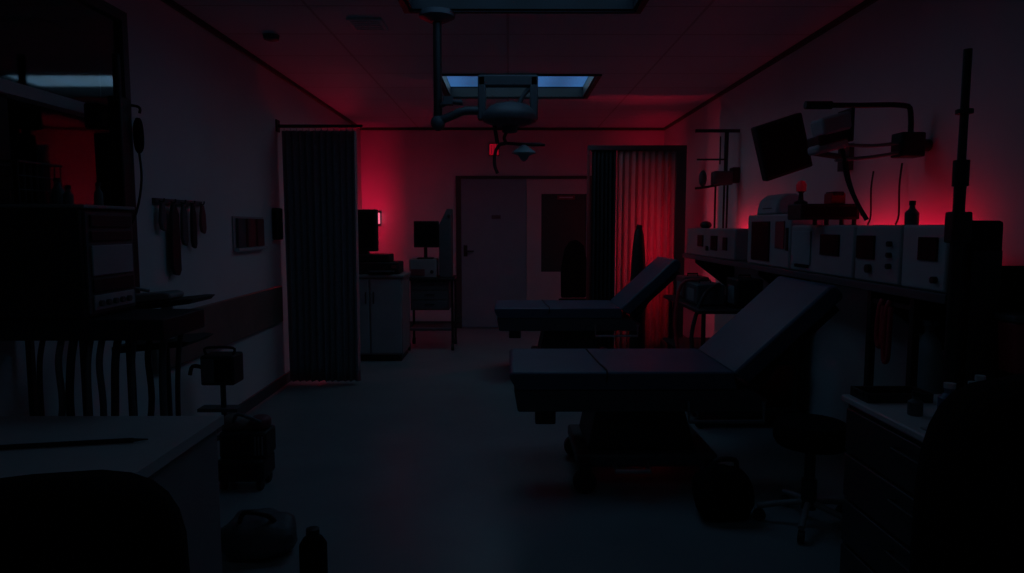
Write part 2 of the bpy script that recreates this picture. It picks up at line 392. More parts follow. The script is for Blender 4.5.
MB().cyl((-1.735, YB-.045, 1.40), (-1.735, YB-.02, 1.40), .008, seg=8).cyl((-1.735, YB-.045, 1.585), (-1.735, YB-.02, 1.585), .008, seg=8).cyl((-1.735, YB-.045, 1.39), (-1.735, YB-.045, 1.42), .019, seg=12).cyl((-1.735, YB-.045, 1.565), (-1.735, YB-.045, 1.595), .019, seg=12).build('bracket', 'darkgrey', pl)

# ------------------------------------------------------------------ treatment beds
def bed():
    r = thing('treatment_bed', 'nearest navy padded treatment bed with raised back, in the right foreground', 'bed', (.85, 3.74, 0), 'navy treatment beds')
    y0, y1 = 3.40, 4.08
    def rpoly(pts): return pts
    # flat mattress
    MB().prism([(.045, .555), (1.17, .555), (1.15, .65), (.02, .65), (.005, .635), (.012, .61)], 'y', y0, y1).build('mattress', 'navy', r, bevel=.018)
    MB().tube([(.50, y0-.004, .60), (.505, y0+.02, .654), (.49, y0+.25, .653), (.47, y1-.02, .653)], .005).build('mattress_cord', 'black', r)
    # raised backrest
    p0 = V((1.145, .64)); d = V((.485, .455)).normalized(); n = V((d.y, -d.x)); L = .68
    th = .095
    poly = [p0, p0+d*(L-.02), p0+d*L+n*.02, p0+d*L+n*(th-.02), p0+d*(L-.02)+n*th, p0+n*th+d*.03]
    MB().prism([tuple(p) for p in poly], 'y', y0, y1).build('backrest', 'navy', r, bevel=.018)
    q = [p0+n*(th+.002)+d*.04, p0+n*(th+.002)+d*(L-.06), p0+n*(th+.045)+d*(L-.06), p0+n*(th+.045)+d*.04]
    MB().prism([tuple(p) for p in q], 'y', y0+.03, y1-.03).build('back_frame', 'black', r, bevel=.006)
    # frame under mattress
    MB().prism([(.05, .44), (1.30, .44), (1.34, .50), (1.24, .5535), (.03, .5535)], 'y', y0+.012, y1-.012).build('frame', 'darkgrey', r, bevel=.008)
    MB().box((.14, y0+.02, .372), (.245, y0+.09, .4385)).build('handle_block', 'black', r, bevel=.008)
    for yy in (y0+.10, y1-.10):
        s = MB(); s.tube([(1.22, yy, .47), (1.36, yy, .60), (1.46, yy, .80)], .016, smooth=0)
        s.build('back_strut', 'darksteel', r)
    # pedestal
    MB().prism([(.42, .20), (1.0, .20), (.93, .44), (.47, .44)], 'y', y0+.12, y1-.12).build('pedestal', 'black', r, bevel=.012)
    sc = MB(); sc.box((.36, y0+.06, .13), (1.10, y1-.06, .20)); sc.build('base', 'darkgrey', r, bevel=.015)
    pd = MB(); pd.tube([(.55, y0+.07, .165), (.55, y0-.05, .15), (.72, y0-.05, .15), (.72, y0+.07, .165)], .012, smooth=0); pd.build('foot_pedal', 'steel', r)
    for (x, y) in ((.40, y0+.05), (1.06, y0+.05), (.40, y1-.05), (1.06, y1-.05)):
        c = MB().box((x-.03, y-.028, .10), (x+.03, y+.028, .17)).build('caster', 'black', r, bevel=.006)
        MB().cyl((x, y-.022, .06), (x, y+.022, .06), .06, seg=22).build('wheel', 'rubber', c)
    # side rail folded down at the head end
    g = MB(); g.tube([(1.30, y0-.012, .50), (1.30, y0-.025, .40), (.92, y0-.025, .40), (.92, y0-.012, .50)], .011, smooth=0); g.build('side_rail', 'steel', r)
    return r
bed1 = bed()
bed2 = copy_tree(bed1); bed2.location = (.85-.13, 3.74+2.70, 0)
bed2['label'] = 'far navy padded treatment bed with raised back, in front of the red lit curtain'

# ------------------------------------------------------------------ surgical lamp on the ceiling
sl = thing('surgical_lamp', 'ceiling mounted surgical lamp with column, jointed arm, round dark head and small cone lamp below', 'lamp', (-.436, 4.32, ZC))
MB().lathe([(.11, 0), (.11, -.03), (.05, -.06)], (-.436, 4.32, ZC-.0005)).build('ceiling_plate', 'darkgrey', sl)
MB().cyl((-.436, 4.32, ZC-.05), (-.436, 4.32, 2.02), .026).build('column', 'black', sl)
a = MB(); a.blob((-.436, 4.32, 2.03), (.045, .045, .05)); a.tube([(-.436, 4.32, 2.04), (-.35, 4.30, 2.07), (-.27, 4.29, 2.10), (-.155, 4.29, 2.10)], .026)
a.build('swing_arm', 'darkgrey', sl)
a = MB(); a.tube([(-.436, 4.32, 2.13), (-.36, 4.30, 2.155), (-.28, 4.29, 2.15)], .016); a.box((-.40, 4.26, 2.135), (-.34, 4.32, 2.185)); a.build('counterweight', 'darkgrey', sl)
y = MB(); yp = 4.29
y.box((-.185, yp-.03, 2.04), (-.135, yp+.03, 2.31)).box((.135, yp-.03, 2.04), (.185, yp+.03, 2.31)).box((-.185, yp-.03, 2.245), (.185, yp+.03, 2.315))
y.tube([(.16, yp, 2.26), (.10, yp, 2.20), (.07, yp, 2.14)], .014)
y.build('yoke', 'darkgrey', sl, bevel=.01)
MB().lathe([(.05, .095), (.12, .075), (.165, .03), (.172, 0), (.165, -.02), (.10, -.045), (.05, -.05), (.045, -.085), (.02, -.09)], (0.01, yp, 2.055), seg=36).build('lamp_head', 'darkgrey', sl)
MB().cyl((-.085, yp, 2.02), (-.065, yp+.0, 1.90), .012).build('grip', 'darksteel', sl)
q = lambda x, z: (x*.766, 4.29, 1.39 + (z-1.39)*.766 + .012)
MB().tube([(0.0, 4.29, 1.985), q(-.03, 2.09), q(-.02, 2.045), q(-.07, 2.03), q(-.105, 1.96), q(-.108, 1.87), q(-.085, 1.80)], .011).build('hook_arm', 'darksteel', sl)
MB().tube([q(-.02, 2.045), q(.12, 2.035), q(.30, 2.03)], .0095).build('cross_arm', 'black', sl)
MB().cyl(q(.13, 2.03), q(.13, 1.97), .008).build('drop_pin', 'black', sl)
MB().lathe([(.014, .042), (.023, .034), (.072, .0), (.077, -.009), (.038, -.019), (.015, -.053), (.008, -.06)], q(.13, 1.975)).build('lamp_shade', 'teal', sl)

# ------------------------------------------------------------------ equipment shelf along the right wall
sh = thing('wall_shelf', 'long dark shelf along the right wall carrying the white monitors', 'shelf', (1.9, 4.6, 1.06))
MB().box((1.70, 2.62, 1.085), (2.10, 6.62, 1.125)).build('shelf_board', 'darkgrey', sh, bevel=.004)
for yy in (3.2, 4.7, 6.3): MB().prism([(1.74, 1.0845), (2.10, 1.0845), (2.10, .80), (2.07, .80), (1.74, 1.05)], 'y', yy-.015, yy+.015).build('bracket', 'black', sh)
def unit(name, label, cat, y0, y1, z0, z1, mat, x0=1.71, x1=1.93):
    t = thing(name, label, cat, ((x0+x1)/2, (y0+y1)/2, z0), 'monitors on the wall shelf')
    MB().box((x0, y0, z0), (x1, y1, z1)).build('casing', mat, t, bevel=.012)
    return t
def panel(t, y0, y1, z0, z1, mat, name='screen', x=1.71, d=.008):
    MB().box((x-d, y0, z0), (x-.0005, y1, z1)).build(name, mat, t, bevel=.002)
def knob(t, y, z, r, mat='black', name='knob', x=1.71):
    MB().cyl((x-.018, y, z), (x-.0005, y, z), r, seg=16).build(name, mat, t)
Z0 = 1.1255
u1 = unit('monitor', 'low grey monitor unit at the far shelf end, behind the far bed head', 'monitor', 5.12, 6.52, Z0, 1.37, 'grey')
panel(u1, 5.95, 6.12, 1.21, 1.31, 'screen'); panel(u1, 5.55, 5.72, 1.19, 1.31, 'screen'); panel(u1, 5.30, 5.40, 1.20, 1.30, 'screen', 'side_panel')
knob(u1, 5.82, 1.20, .02)
MB().blob((1.8, 6.2, 1.40), (.05, .08, .035)).build('top_knob', 'black', u1)
u2 = unit('monitor', 'tall white monitor unit with a dark upright screen on the wall shelf', 'monitor', 4.13, 4.86, Z0, 1.465, 'offwhite')
panel(u2, 4.44, 4.76, 1.16, 1.42, 'screen'); panel(u2, 4.20, 4.34, 1.25, 1.42, 'maroon', 'side_panel'); panel(u2, 4.145, 4.175, 1.24, 1.38, 'black', 'slot')
u3 = unit('monitor', 'wide white monitor unit with a square dark screen, under the black bar box', 'monitor', 3.36, 4.11, Z0, 1.395, 'offwhite')
panel(u3, 3.50, 3.71, 1.235, 1.345, 'screen'); panel(u3, 3.83, 4.07, 1.17, 1.36, 'teal', 'front_panel')
for k in range(5): knob(u3, 3.86+k*.035, 1.16, .009)
u4 = unit('monitor', 'white monitor unit with a dark screen and round knob, between two white units', 'monitor', 2.955, 3.345, Z0, 1.395, 'offwhite')
panel(u4, 3.16, 3.32, 1.235, 1.345, 'screen'); knob(u4, 3.20, 1.19, .02); knob(u4, 3.03, 1.31, .012); knob(u4, 3.03, 1.26, .012); knob(u4, 3.03, 1.21, .012)
u5 = unit('monitor', 'white monitor unit at the near end of the shelf with one small screen', 'monitor', 2.64, 2.945, Z0, 1.395, 'white')
panel(u5, 2.695, 2.82, 1.25, 1.345, 'screen'); knob(u5, 2.70, 1.175, .014)
# things standing on the units
d = thing('speaker_box', 'rounded blue grey device on top of the tall white monitor unit', 'device', (1.82, 4.55, 1.4655))
MB().prism([(1.73, 1.4655), (1.94, 1.4655), (1.92, 1.56), (1.87, 1.60), (1.80, 1.60), (1.75, 1.56)], 'y', 4.42, 4.76).build('casing', 'teal', d, bevel=.015)
MB().box((1.738, 4.50, 1.48), (1.75, 4.66, 1.51)).build('front_slot', 'black', d)
d = thing('bar_box', 'long black bar shaped box on top of the wide white monitor unit', 'box', (1.76, 3.75, 1.3955))
MB().box((1.58, 3.68, 1.4255), (1.90, 3.86, 1.51)).build('casing', 'black', d, bevel=.006)
for (x, yy) in ((1.73, 3.70), (1.88, 3.70), (1.73, 3.84), (1.88, 3.84)): MB().cyl((x, yy, 1.3955), (x, yy, 1.4255), .012, seg=10).build('foot', 'black', d)
MB().box((1.60, 3.675, 1.44), (1.88, 3.6795, 1.495)).build('front_face', 'screen', d)
d = thing('call_lamp', 'small red lamp on a short black stem, standing on the black bar box', 'lamp', (1.62, 3.78, 1.5105))
MB().lathe([(.035, 0), (.035, .012), (.014, .022), (.012, .06), (.02, .07)], (1.62, 3.78, 1.5105), seg=16).build('stem', 'black', d)
MB().lathe([(.026, 0), (.028, .035), (.018, .055), (.004, .06)], (1.62, 3.78, 1.5805), seg=16).build('lens', 'led', d)
d = thing('small_box', 'small red box lying on the black bar box', 'box', (1.80, 3.77, 1.5105))
MB().box((1.765, 3.73, 1.5105), (1.845, 3.82, 1.57)).build('casing', 'redplastic', d, bevel=.006); MB().box((1.775, 3.728, 1.555), (1.835, 3.822, 1.578)).build('lid', 'black', d, bevel=.004)
d = thing('bottle', 'small dark bottle standing on the near white monitor units', 'bottle', (1.85, 3.12, 1.3955))
MB().lathe([(.028, 0), (.03, .01), (.03, .055), (.012, .075), (.012, .09)], (1.85, 3.12, 1.3955), seg=16).build('body', 'darkgrey', d); MB().cyl((1.85, 3.12, 1.4855), (1.85, 3.12, 1.505), .014, seg=12).build('cap', 'black', d)

# tilted monitor
tm = thing('monitor', 'black monitor tilted sideways on a wall arm above the tall white unit', 'monitor', (1.64, 4.15, 1.85))
cx, cy, cz = 1.64, 4.12, 1.86
RT = (math.radians(4), math.radians(-18), math.radians(8))
MB().box((cx-.155, cy-.03, cz-.165), (cx+.155, cy+.03, cz+.165), rot=RT).build('casing', 'black', tm, bevel=.01)
R = Euler(RT).to_matrix()
p = MB(); c0 = V((cx, cy, cz)) + R @ V((0, -.0325, 0)); p.box(c0-V((.138, .002, .145)), c0+V((.138, .002, .145)), rot=RT); p.build('screen', 'screen', tm)
MB().tube([(cx, cy+.03, cz), (cx+.08, cy+.10, cz), (2.09, cy+.12, cz-.05)], .018).build('wall_arm', 'darksteel', tm)
MB().box((2.07, cy+.05, cz-.13), (2.10, cy+.19, cz+.03)).build('wall_plate', 'darksteel', tm)

# wall arm with examination lamp
wa = thing('wall_lamp', 'wall mounted examination lamp with long dark boom and pale tilted head', 'lamp', (2.0, 3.42, 1.9))
b = MB(); b.tube([(1.49, 3.42, 1.985), (1.75, 3.42, 1.985), (1.955, 3.42, 1.985), (1.995, 3.42, 1.95), (2.0, 3.42, 1.80)], .013, smooth=3); b.cyl((1.47, 3.42, 1.985), (1.60, 3.42, 1.985), .02)
b.build('boom', 'black', wa)
b = MB(); b.box((1.93, 3.37, 1.73), (2.05, 3.47, 1.85)).cyl((2.0, 3.42, 1.79), (2.10, 3.42, 1.79), .03); b.build('wall_bracket', 'black', wa, bevel=.008)
MB().tube([(1.95, 3.40, 1.80), (1.80, 3.40, 1.785), (1.66, 3.40, 1.79)], .009).build('upper_rod', 'grey', wa)
MB().tube([(1.95, 3.40, 1.755), (1.80, 3.40, 1.73), (1.62, 3.40, 1.715)], .009).build('lower_rod', 'grey', wa)
h = MB(); h.box((1.52, 3.33, 1.84), (1.67, 3.47, 1.93), rot=(0, math.radians(-14), 0)).box((1.50, 3.34, 1.755), (1.66, 3.46, 1.80), rot=(0, math.radians(-14), 0)); h.build('lamp_head', 'offwhite', wa, bevel=.015)
h = MB(); h.box((1.505, 3.335, 1.795), (1.665, 3.465, 1.845), rot=(0, math.radians(-14), 0)).box((1.655, 3.33, 1.80), (1.675, 3.47, 1.96)); h.build('lamp_joint', 'black', wa, bevel=.006)
MB().tube([(1.64, 3.40, 1.80), (1.66, 3.40, 1.74), (1.68, 3.39, 1.62), (1.72, 3.36, 1.50), (1.76, 3.34, 1.42)], .011).build('hose', 'rubber', wa)
MB().tube([(1.68, 3.40, 1.715), (1.69, 3.385, 1.62), (1.705, 3.36, 1.54), (1.73, 3.33, 1.44)], .005).build('lamp_cord', 'black', wa)
for k, (yy, z) in enumerate(((3.9, 1.70), (3.62, 1.72))):
    tag(MB().tube([(2.08, yy, z), (2.06, yy-.02, 1.6), (2.07, yy-.01, 1.45), (2.05, yy-.02, 1.398)], .005).build('wall_cable', 'black'), ('thin dark cable hanging on the right wall below the lamp boom', 'thin dark cable hanging on the right wall nearer the drip pole')[k], 'cable')

# infusion rack beyond
ir = thing('infusion_rack', 'dark infusion rack with bars and pumps in front of the red wall glow', 'infusion rack', (1.95, 6.25, 1.1255))
b = MB(); b.box((1.70, 6.24, 2.235), (2.10, 6.27, 2.262)); b.build('top_bar', 'darksteel', ir)
MB().cyl((1.985, 6.255, 1.80), (1.985, 6.255, 2.24), .018).cyl((1.93, 6.255, 1.95), (1.93, 6.255, 2.2), .006).build('drop_post', 'darksteel', ir)
MB().box((1.72, 6.245, 1.985), (1.985, 6.265, 2.0)).build('middle_bar', 'darksteel', ir)
b = MB(); b.tube([(1.70, 6.22, 1.73), (1.82, 6.23, 1.745), (2.02, 6.25, 1.79), (2.08, 6.25, 1.84)], .011); b.build('lower_arm', 'black', ir)
MB().box((1.86, 6.18, 1.76), (2.03, 6.30, 1.885)).build('pump', 'darkgrey', ir, bevel=.012)
MB().blob((1.775, 6.25, 1.82), (.035, .035, .075)).build('bottle', 'darkgrey', ir)
MB().box((2.03, 6.20, 1.78), (2.10, 6.30, 1.92)).build('wall_clamp', 'black', ir, bevel=.01)
for x, z0 in ((1.895, 1.371), (1.975, 1.16), (2.005, 1.16)): MB().cyl((x, 6.255, z0 if x < 1.96 else 1.126), (x, 6.255, 1.77), .009).build('upright', 'black', ir)

# ------------------------------------------------------------------ below the shelf on the right
vt = thing('equipment_trolley', 'dark equipment trolley crowded with boxes below the shelf, between the two beds', 'trolley', (1.72, 5.0, 0))
MB().box((1.30, 4.55, .09), (2.0, 5.55, .14)).build('base', 'black', vt, bevel=.01)
for (x, yy) in ((1.33, 4.58), (1.97, 4.58), (1.33, 5.52), (1.97, 5.52)):
    MB().cyl((x, yy, .14), (x, yy, .80), .014).build('upright', 'black', vt)
    MB().cyl((x, yy-.015, .045), (x, yy+.015, .045), .045, seg=16).build('wheel', 'rubber', vt)
MB().box((1.28, 4.53, .80), (2.02, 5.57, .825)).build('top_shelf', 'black', vt, bevel=.005)
MB().box((1.985, 4.60, .14), (1.995, 5.50, .7995)).build('rear_panel', 'black', vt)
MB().box((1.28, 4.53, .45), (1.984, 5.57, .47)).build('middle_shelf', 'black', vt, bevel=.005)
for k, (x, yy, sx, sy, sz, mt, lb) in enumerate(((1.44, 4.95, .10, .16, .15, 'darkgrey', 'dark grey box on the trolley nearest the far bed'), (1.66, 4.75, .09, .12, .20, 'black', 'taller black box on the trolley between the beds'), (1.46, 5.36, .10, .12, .17, 'maroon', 'dark red box at the far corner of the trolley'))):
    t = thing('equipment_box', lb, 'box', (x, yy, .8255), 'boxes on the trolley')
    MB().box((x-sx, yy-sy, .8255), (x+sx, yy+sy, .8255+sz)).build('casing', mt, t, bevel=.01)
    MB().box((x-sx-.006, yy-sy*.6, .85), (x-sx-.0005, yy+sy*.5, .8255+sz*.75)).build('front_panel', 'grey', t)
    MB().tube([(x-.04, yy, .8255+sz), (x-.04, yy, .8455+sz), (x+.04, yy, .8455+sz), (x+.04, yy, .8255+sz)], .006, smooth=0).build('carry_handle', 'black', t)
for k, (a_, lb) in enumerate((([(1.5, 4.80, .98), (1.36, 4.7, .90), (1.26, 4.62, .62), (1.30, 4.50, .35)], 'dark hose drooping over the front of the equipment trolley'), ([(1.44, 5.05, .99), (1.30, 5.08, .95), (1.24, 5.0, .66), (1.26, 4.9, .40)], 'dark red hose drooping from the trolley boxes'))):
    tag(MB().tube(a_, .013).build('hose', ('rubber', 'redhose')[k]), lb, 'hose')

for k, (yy, lb) in enumerate(((3.20, 'black upright post below the shelf, left of the red tubing'), (2.86, 'black upright post below the shelf, right of the red tubing'))):
    t = thing('shelf_post', lb, 'post', (1.73, yy, 0), 'posts under the shelf')
    MB().box((1.715, yy-.016, .012), (1.745, yy+.016, 1.0845)).build('post', 'black', t); MB().box((1.69, yy-.04, 0), (1.77, yy+.04, .012)).build('foot_plate', 'black', t)
t = thing('tubing_hook', 'dark rail between the shelf posts from which red tubing hangs', 'rail', (1.73, 3.03, 1.0))
MB().box((1.722, 2.8765, 1.03), (1.738, 3.1835, 1.05)).build('rail', 'black', t)
for k, (yy, zb, lb) in enumerate(((3.09, .86, 'short loop of red tubing hanging under the shelf'), (3.03, .80, 'long red tube hanging in the middle under the shelf'))):
    tag(MB().tube([(1.718, yy, 1.055), (1.705, yy, 1.02), (1.70, yy+.005, .93), (1.70, yy, zb), (1.70, yy-.02, zb-.02), (1.70, yy-.035, zb+.02), (1.705, yy-.03, .98), (1.71, yy-.025, 1.0295)], .011).build('red_tube', 'redhose'), lb, 'tube')
t = thing('gas_cylinder', 'slim pale gas cylinder standing against the wall beneath the near shelf end', 'gas cylinder', (1.86, 3.0, 0))
MB().lathe([(.055, 0), (.06, .02), (.06, .80), (.045, .88), (.02, .92)], (1.86, 2.96, 0), seg=20).build('body', 'teal', t); MB().lathe([(.02, .0), (.02, .03), (.03, .035), (.03, .06)], (1.86, 2.96, .918), seg=14).build('valve', 'steel', t)

t = thing('equipment_cabinet', 'black floor standing equipment cabinet at the near end of the shelf', 'cabinet', (1.85, 2.54, 0))
MB().box((1.675, 2.47, .06), (1.805, 2.58, 1.41)).box((1.805, 2.47, .06), (2.08, 2.58, 1.24)).build('casing', 'matblack', t, bevel=.012)
MB().box((1.70, 2.49, 0), (2.05, 2.56, .0605)).build('plinth', 'black', t)
MB().box((1.69, 2.464, .75), (1.80, 2.4695, 1.30)).build('front_panel', 'black', t, bevel=.002)
MB().box((1.69, 2.462, .12), (2.05, 2.4695, .68)).build('door', 'black', t, bevel=.002)
ip = thing('drip_pole', 'tall thin black drip pole rising in front of the black equipment cabinet', 'drip pole', (1.594, 2.41, 0))
MB().lathe([(.048, 0), (.048, .02), (.03, .05)], (1.594, 2.41, 0)).build('base', 'black', ip)
MB().cyl((1.594, 2.41, .04), (1.594, 2.41, 1.62), .019).build('outer_tube', 'black', ip)
MB().cyl((1.594, 2.41, 1.62), (1.594, 2.41, 2.0), .0135).build('inner_tube', 'black', ip)
MB().cyl((1.594, 2.41, 1.53), (1.594, 2.41, 1.62), .026).build('collar', 'black', ip)
MB().cyl((1.594, 2.41, 1.78), (1.594, 2.41, 1.795), .028).build('clamp_ring', 'black', ip)
MB().box((1.56, 2.385, 1.33), (1.63, 2.435, 1.44)).build('clamp', 'black', ip, bevel=.006)

# supply cart in the right foreground
sc = thing('supply_cart', 'grey topped drawer cart in the right foreground', 'cart', (1.42, 1.88, 0))
CX0, CX1, CY0, CY1 = 1.185, 1.72, 1.45, 2.34
MB().box((CX0+.01, CY0+.01, .10), (CX1, CY1, .775)).build('body', 'darkgrey', sc, bevel=.008)
MB().box((CX0-.01, CY0-.01, .7755), (CX1+.01, CY1+.01, .80)).build('top', 'white', sc, bevel=.006)
for k in range(4):
    z0 = .12+k*.163
    dd = MB().box((CX0-.004, CY0+.03, z0), (CX0+.0095, CY1-.02, z0+.15)).build('drawer', 'darksteel', sc, bevel=.004)
    MB().tube([(CX0-.004, 1.70, z0+.11), (CX0-.026, 1.70, z0+.11), (CX0-.026, 2.0, z0+.11), (CX0-.004, 2.0, z0+.11)], .006, smooth=0).build('handle', 'black', dd)
for (x, yy) in ((CX0+.06, CY0+.06), (CX1-.06, CY0+.06), (CX0+.06, CY1-.06), (CX1-.06, CY1-.06)):
    c = MB().box((x-.02, yy-.02, .06), (x+.02, yy+.02, .0995)).build('caster', 'black', sc); MB().cyl((x, yy-.014, .04), (x, yy+.014, .04), .04, seg=16).build('wheel', 'rubber', c)
t = thing('instrument_tray', 'black shallow tray on the far end of the drawer cart top', 'tray', (1.30, 2.28, .8005))
m = MB(); m.box((1.20, 2.22, .8005), (1.42, 2.335, .808)).box((1.20, 2.22, .808), (1.208, 2.335, .832)).box((1.412, 2.22, .808), (1.42, 2.335, .832)).box((1.208, 2.22, .808), (1.412, 2.228, .832)).box((1.208, 2.327, .808), (1.412, 2.335, .832))
m.build('tray_body', 'black', t)
MB().tube([(1.199, 2.25, .825), (1.188, 2.26, .835), (1.188, 2.29, .835), (1.199, 2.30, .825)], .004).build('handle', 'darksteel', t)
for k, (x, yy, r, h_, mt, lb) in enumerate(((1.34, 2.02, .03, .10, 'bluebottle', 'blue bottle on the drawer cart, in front of the black tray'), (1.41, 1.99, .026, .13, 'teal', 'taller pale teal bottle on the drawer cart beside the blue bottle'), (1.47, 2.10, .032, .085, 'offwhite', 'short pale jar at the back of the drawer cart'), (1.275, 2.08, .022, .06, 'darkgrey', 'smallest dark pot on the drawer cart'))):
    t = thing(('bottle', 'bottle', 'jar', 'pot')[k], lb, ('bottle', 'bottle', 'jar', 'pot')[k], (x, yy, .8005), 'containers on the drawer cart')
    MB().lathe([(r*.95, 0), (r, .005), (r, h_*.7), (r*.45, h_*.85), (r*.45, h_)], (x, yy, .8005), seg=18).build('body', mt, t)
    MB().cyl((x, yy, .8005+h_), (x, yy, .8155+h_), r*.55, seg=14).build('cap', 'white' if k < 3 else 'black', t)
t = thing('clipboard', 'pale papers lying flat on the drawer cart top', 'papers', (1.24, 1.85, .8005))
MB().box((1.21, 1.74, .8005), (1.38, 1.94, .806), rot=(0, 0, .06)).build('board', 'offwhite', t); MB().box((1.26, 1.925, .806), (1.33, 1.94, .814), rot=(0, 0, .06)).build('clip', 'steel', t)
t = thing('sharps_box', 'dark red sharps box fixed to the black cabinet at the right edge', 'box', (1.88, 2.42, .86))
MB().prism([(1.80, .861), (1.98, .861), (1.99, 1.05), (1.785, 1.05)], 'y', 2.36, 2.455).build('container', 'redplastic', t, bevel=.01)
MB().box((1.778, 2.352, 1.0505), (1.997, 2.462, 1.075)).build('lid', 'darkgrey', t, bevel=.006)
MB().box((1.84, 2.4555, .90), (1.94, 2.4698, 1.02)).build('bracket', 'black', t)

# stool
t = thing('stool', 'round black stool on star base, right of the nearest bed', 'stool', (1.40, 3.06, 0))
MB().lathe([(.06, .37), (.15, .385), (.165, .41), (.165, .465), (.15, .49), (.08, .50), (.005, .502)], (1.40, 3.06, 0)).build('seat', 'matblack', t)
MB().cyl((1.40, 3.06, .10), (1.40, 3.06, .375), .024).cyl((1.40, 3.06, .08), (1.40, 3.06, .22), .034).build('column', 'darksteel', t)
for k in range(5):
    a_ = 2*PI*k/5+.4; dx, dy = math.cos(a_), math.sin(a_)
    L = MB().tube([(1.40+dx*.02, 3.06+dy*.02, .11), (1.40+dx*.14, 3.06+dy*.14, .09), (1.40+dx*.225, 3.06+dy*.225, .07)], .014).build('leg', 'grey', t)
    MB().cyl((1.40+dx*.215-dy*.012, 3.06+dy*.215+dx*.012, .028), (1.40+dx*.215+dy*.012, 3.06+dy*.215-dx*.012, .028), .028, seg=14).build('wheel', 'rubber', L)
t = thing('equipment_bag', 'black rounded bag slumped on the floor by the bed wheel', 'bag', (1.0, 3.18, 0))
MB().blob((1.02, 3.14, .125), (.14, .11, .125), .05, 24, .75, 4).build('body', 'matblack', t)
MB().tube([(.95, 3.10, .235), (.97, 3.08, .30), (1.06, 3.09, .30), (1.08, 3.12, .235)], .012).build('strap', 'black', t)

# ------------------------------------------------------------------ office chairs in the foreground
def office_chair(name_label, loc, rz, w, zt, zb):
    t = thing('office_chair', name_label, 'chair', (0, 0, 0), 'black office chairs')
    # rounded back, facing +Y (seen from behind)
    pts = []; N = 28
    for i in range(N):
        a_ = 2*PI*i/N; ca, sa = math.cos(a_), math.sin(a_)
        pts.append((math.copysign(abs(ca)**.55, ca)*w/2, (zt+zb)/2 + math.copysign(abs(sa)**.6, sa)*(zt-zb)/2))
    MB().prism(pts, 'y', -.035, .035).build('backrest', 'matblack', t, bevel=.02)
    MB().tube([(0, -.045, zb+.18), (0, -.06, zb), (0, .02, .42), (0, .20, .40)], .022).build('back_stem', 'black', t)
    MB().prism([(.06, .43), (.50, .43), (.53, .46), (.50, .50), (.08, .50), (.05, .47)], 'x', -w*.48, w*.48).build('seat', 'matblack', t, bevel=.02)
    MB().cyl((0, .27, .09), (0, .27, .43), .026).build('gas_column', 'black', t)
    for k in range(5):
        a_ = 2*PI*k/5+.3; dx, dy = math.cos(a_), math.sin(a_)
        L = MB().tube([(dx*.02, .27+dy*.02, .11), (dx*.15, .27+dy*.15, .09), (dx*.25, .27+dy*.25, .075)], .017).build('leg', 'black', t)
        MB().cyl((dx*.24-dy*.014, .27+dy*.24+dx*.014, .03), (dx*.24+dy*.014, .27+dy*.24-dx*.014, .03), .03, seg=14).build('wheel', 'rubber', L)
    t.location = loc; t.rotation_euler = (0, 0, rz)
    return t
office_chair('black office chair back in the bottom left corner, before the desk', (-.765, 1.06, 0), .30, .45, .99, .56)
oc2 = office_chair('black office chair back filling the bottom right corner, before the drawer cart', (.90, 1.16, 0), .38, .46, 1.13, .58)

# ------------------------------------------------------------------ desk
dk = thing('desk', 'grey topped desk in the left foreground with pale edge strip', 'desk', (-1.45, 1.85, 0))
DX0, DX1, DY0, DY1 = -1.95, -.975, 1.38, 2.28
MB().box((DX0, DY0, .715), (DX1-.008, DY1, .745)).build('desktop', 'white', dk, bevel=.003)
MB().box((DX1-.0075, DY0, .715), (DX1+.004, DY1, .748)).build('edge_strip', 'white', dk)
MB().box((DX1-.04, DY0+.03, 0), (DX1-.012, DY1-.02, .7145)).build('side_panel', 'grey', dk, bevel=.003)
MB().box((DX0+.01, DY0+.03, 0), (DX0+.04, DY1-.02, .7145)).build('side_panel', 'grey', dk, bevel=.003)
MB().box((DX0+.0405, DY1-.06, .25), (DX1-.0405, DY1-.04, .7145)).build('back_panel', 'darkgrey', dk)
t = thing('pen', 'dark thin rod lying across the desk top', 'pen', (-1.3, 1.95, .746))
MB().cyl((-1.60, 1.90, .753), (-1.12, 1.99, .753), .007, seg=10).build('shaft', 'black', t); MB().cyl((-1.12, 1.99, .753), (-1.08, 1.9975, .753), .0055, .002, seg=10).build('tip', 'darksteel', t)

# ------------------------------------------------------------------ equipment rack on the left
rk = thing('equipment_rack', 'large dark equipment box on a wheeled frame behind the desk', 'equipment rack', (-1.72, 2.57, 0))
RX0, RX1, RY0, RY1 = -1.94, -1.50, 2.40, 2.73
MB().box((RX0, RY0, 1.06), (RX1, RY1, 1.452)).build('casing', 'black', rk, bevel=.006)
MB().box((RX0, RY0+.01, 1.4525), (RX1+.012, RY1+.01, 1.466)).build('top_plate', 'grey', rk, bevel=.003)
MB().box((RX1+.0005, RY0+.02, 1.075), (RX1+.008, RY1-.01, 1.44)).build('front_panel', 'darkgrey', rk)
for k, (z0, z1, mt) in enumerate(((1.385, 1.43, 'black'), (1.335, 1.372, 'black'), (1.21, 1.32, 'teal'), (1.15, 1.20, 'black'), (1.085, 1.14, 'teal'))):
    MB().box((RX1+.0085, RY0+.04, z0), (RX1+.016, RY1-.03, z1)).build('drawer', mt, rk, bevel=.003)
for k in range(5): MB().cyl((RX1+.016, RY0+.07+k*.045, 1.11), (RX1+.028, RY0+.07+k*.045, 1.11), .011, seg=12).build('knob', 'darkgrey', rk)
MB().box((RX0-.005, RY0-.01, .985), (RX1+.28, RY1-.01, 1.0595)).build('shelf_board', 'black', rk, bevel=.004)
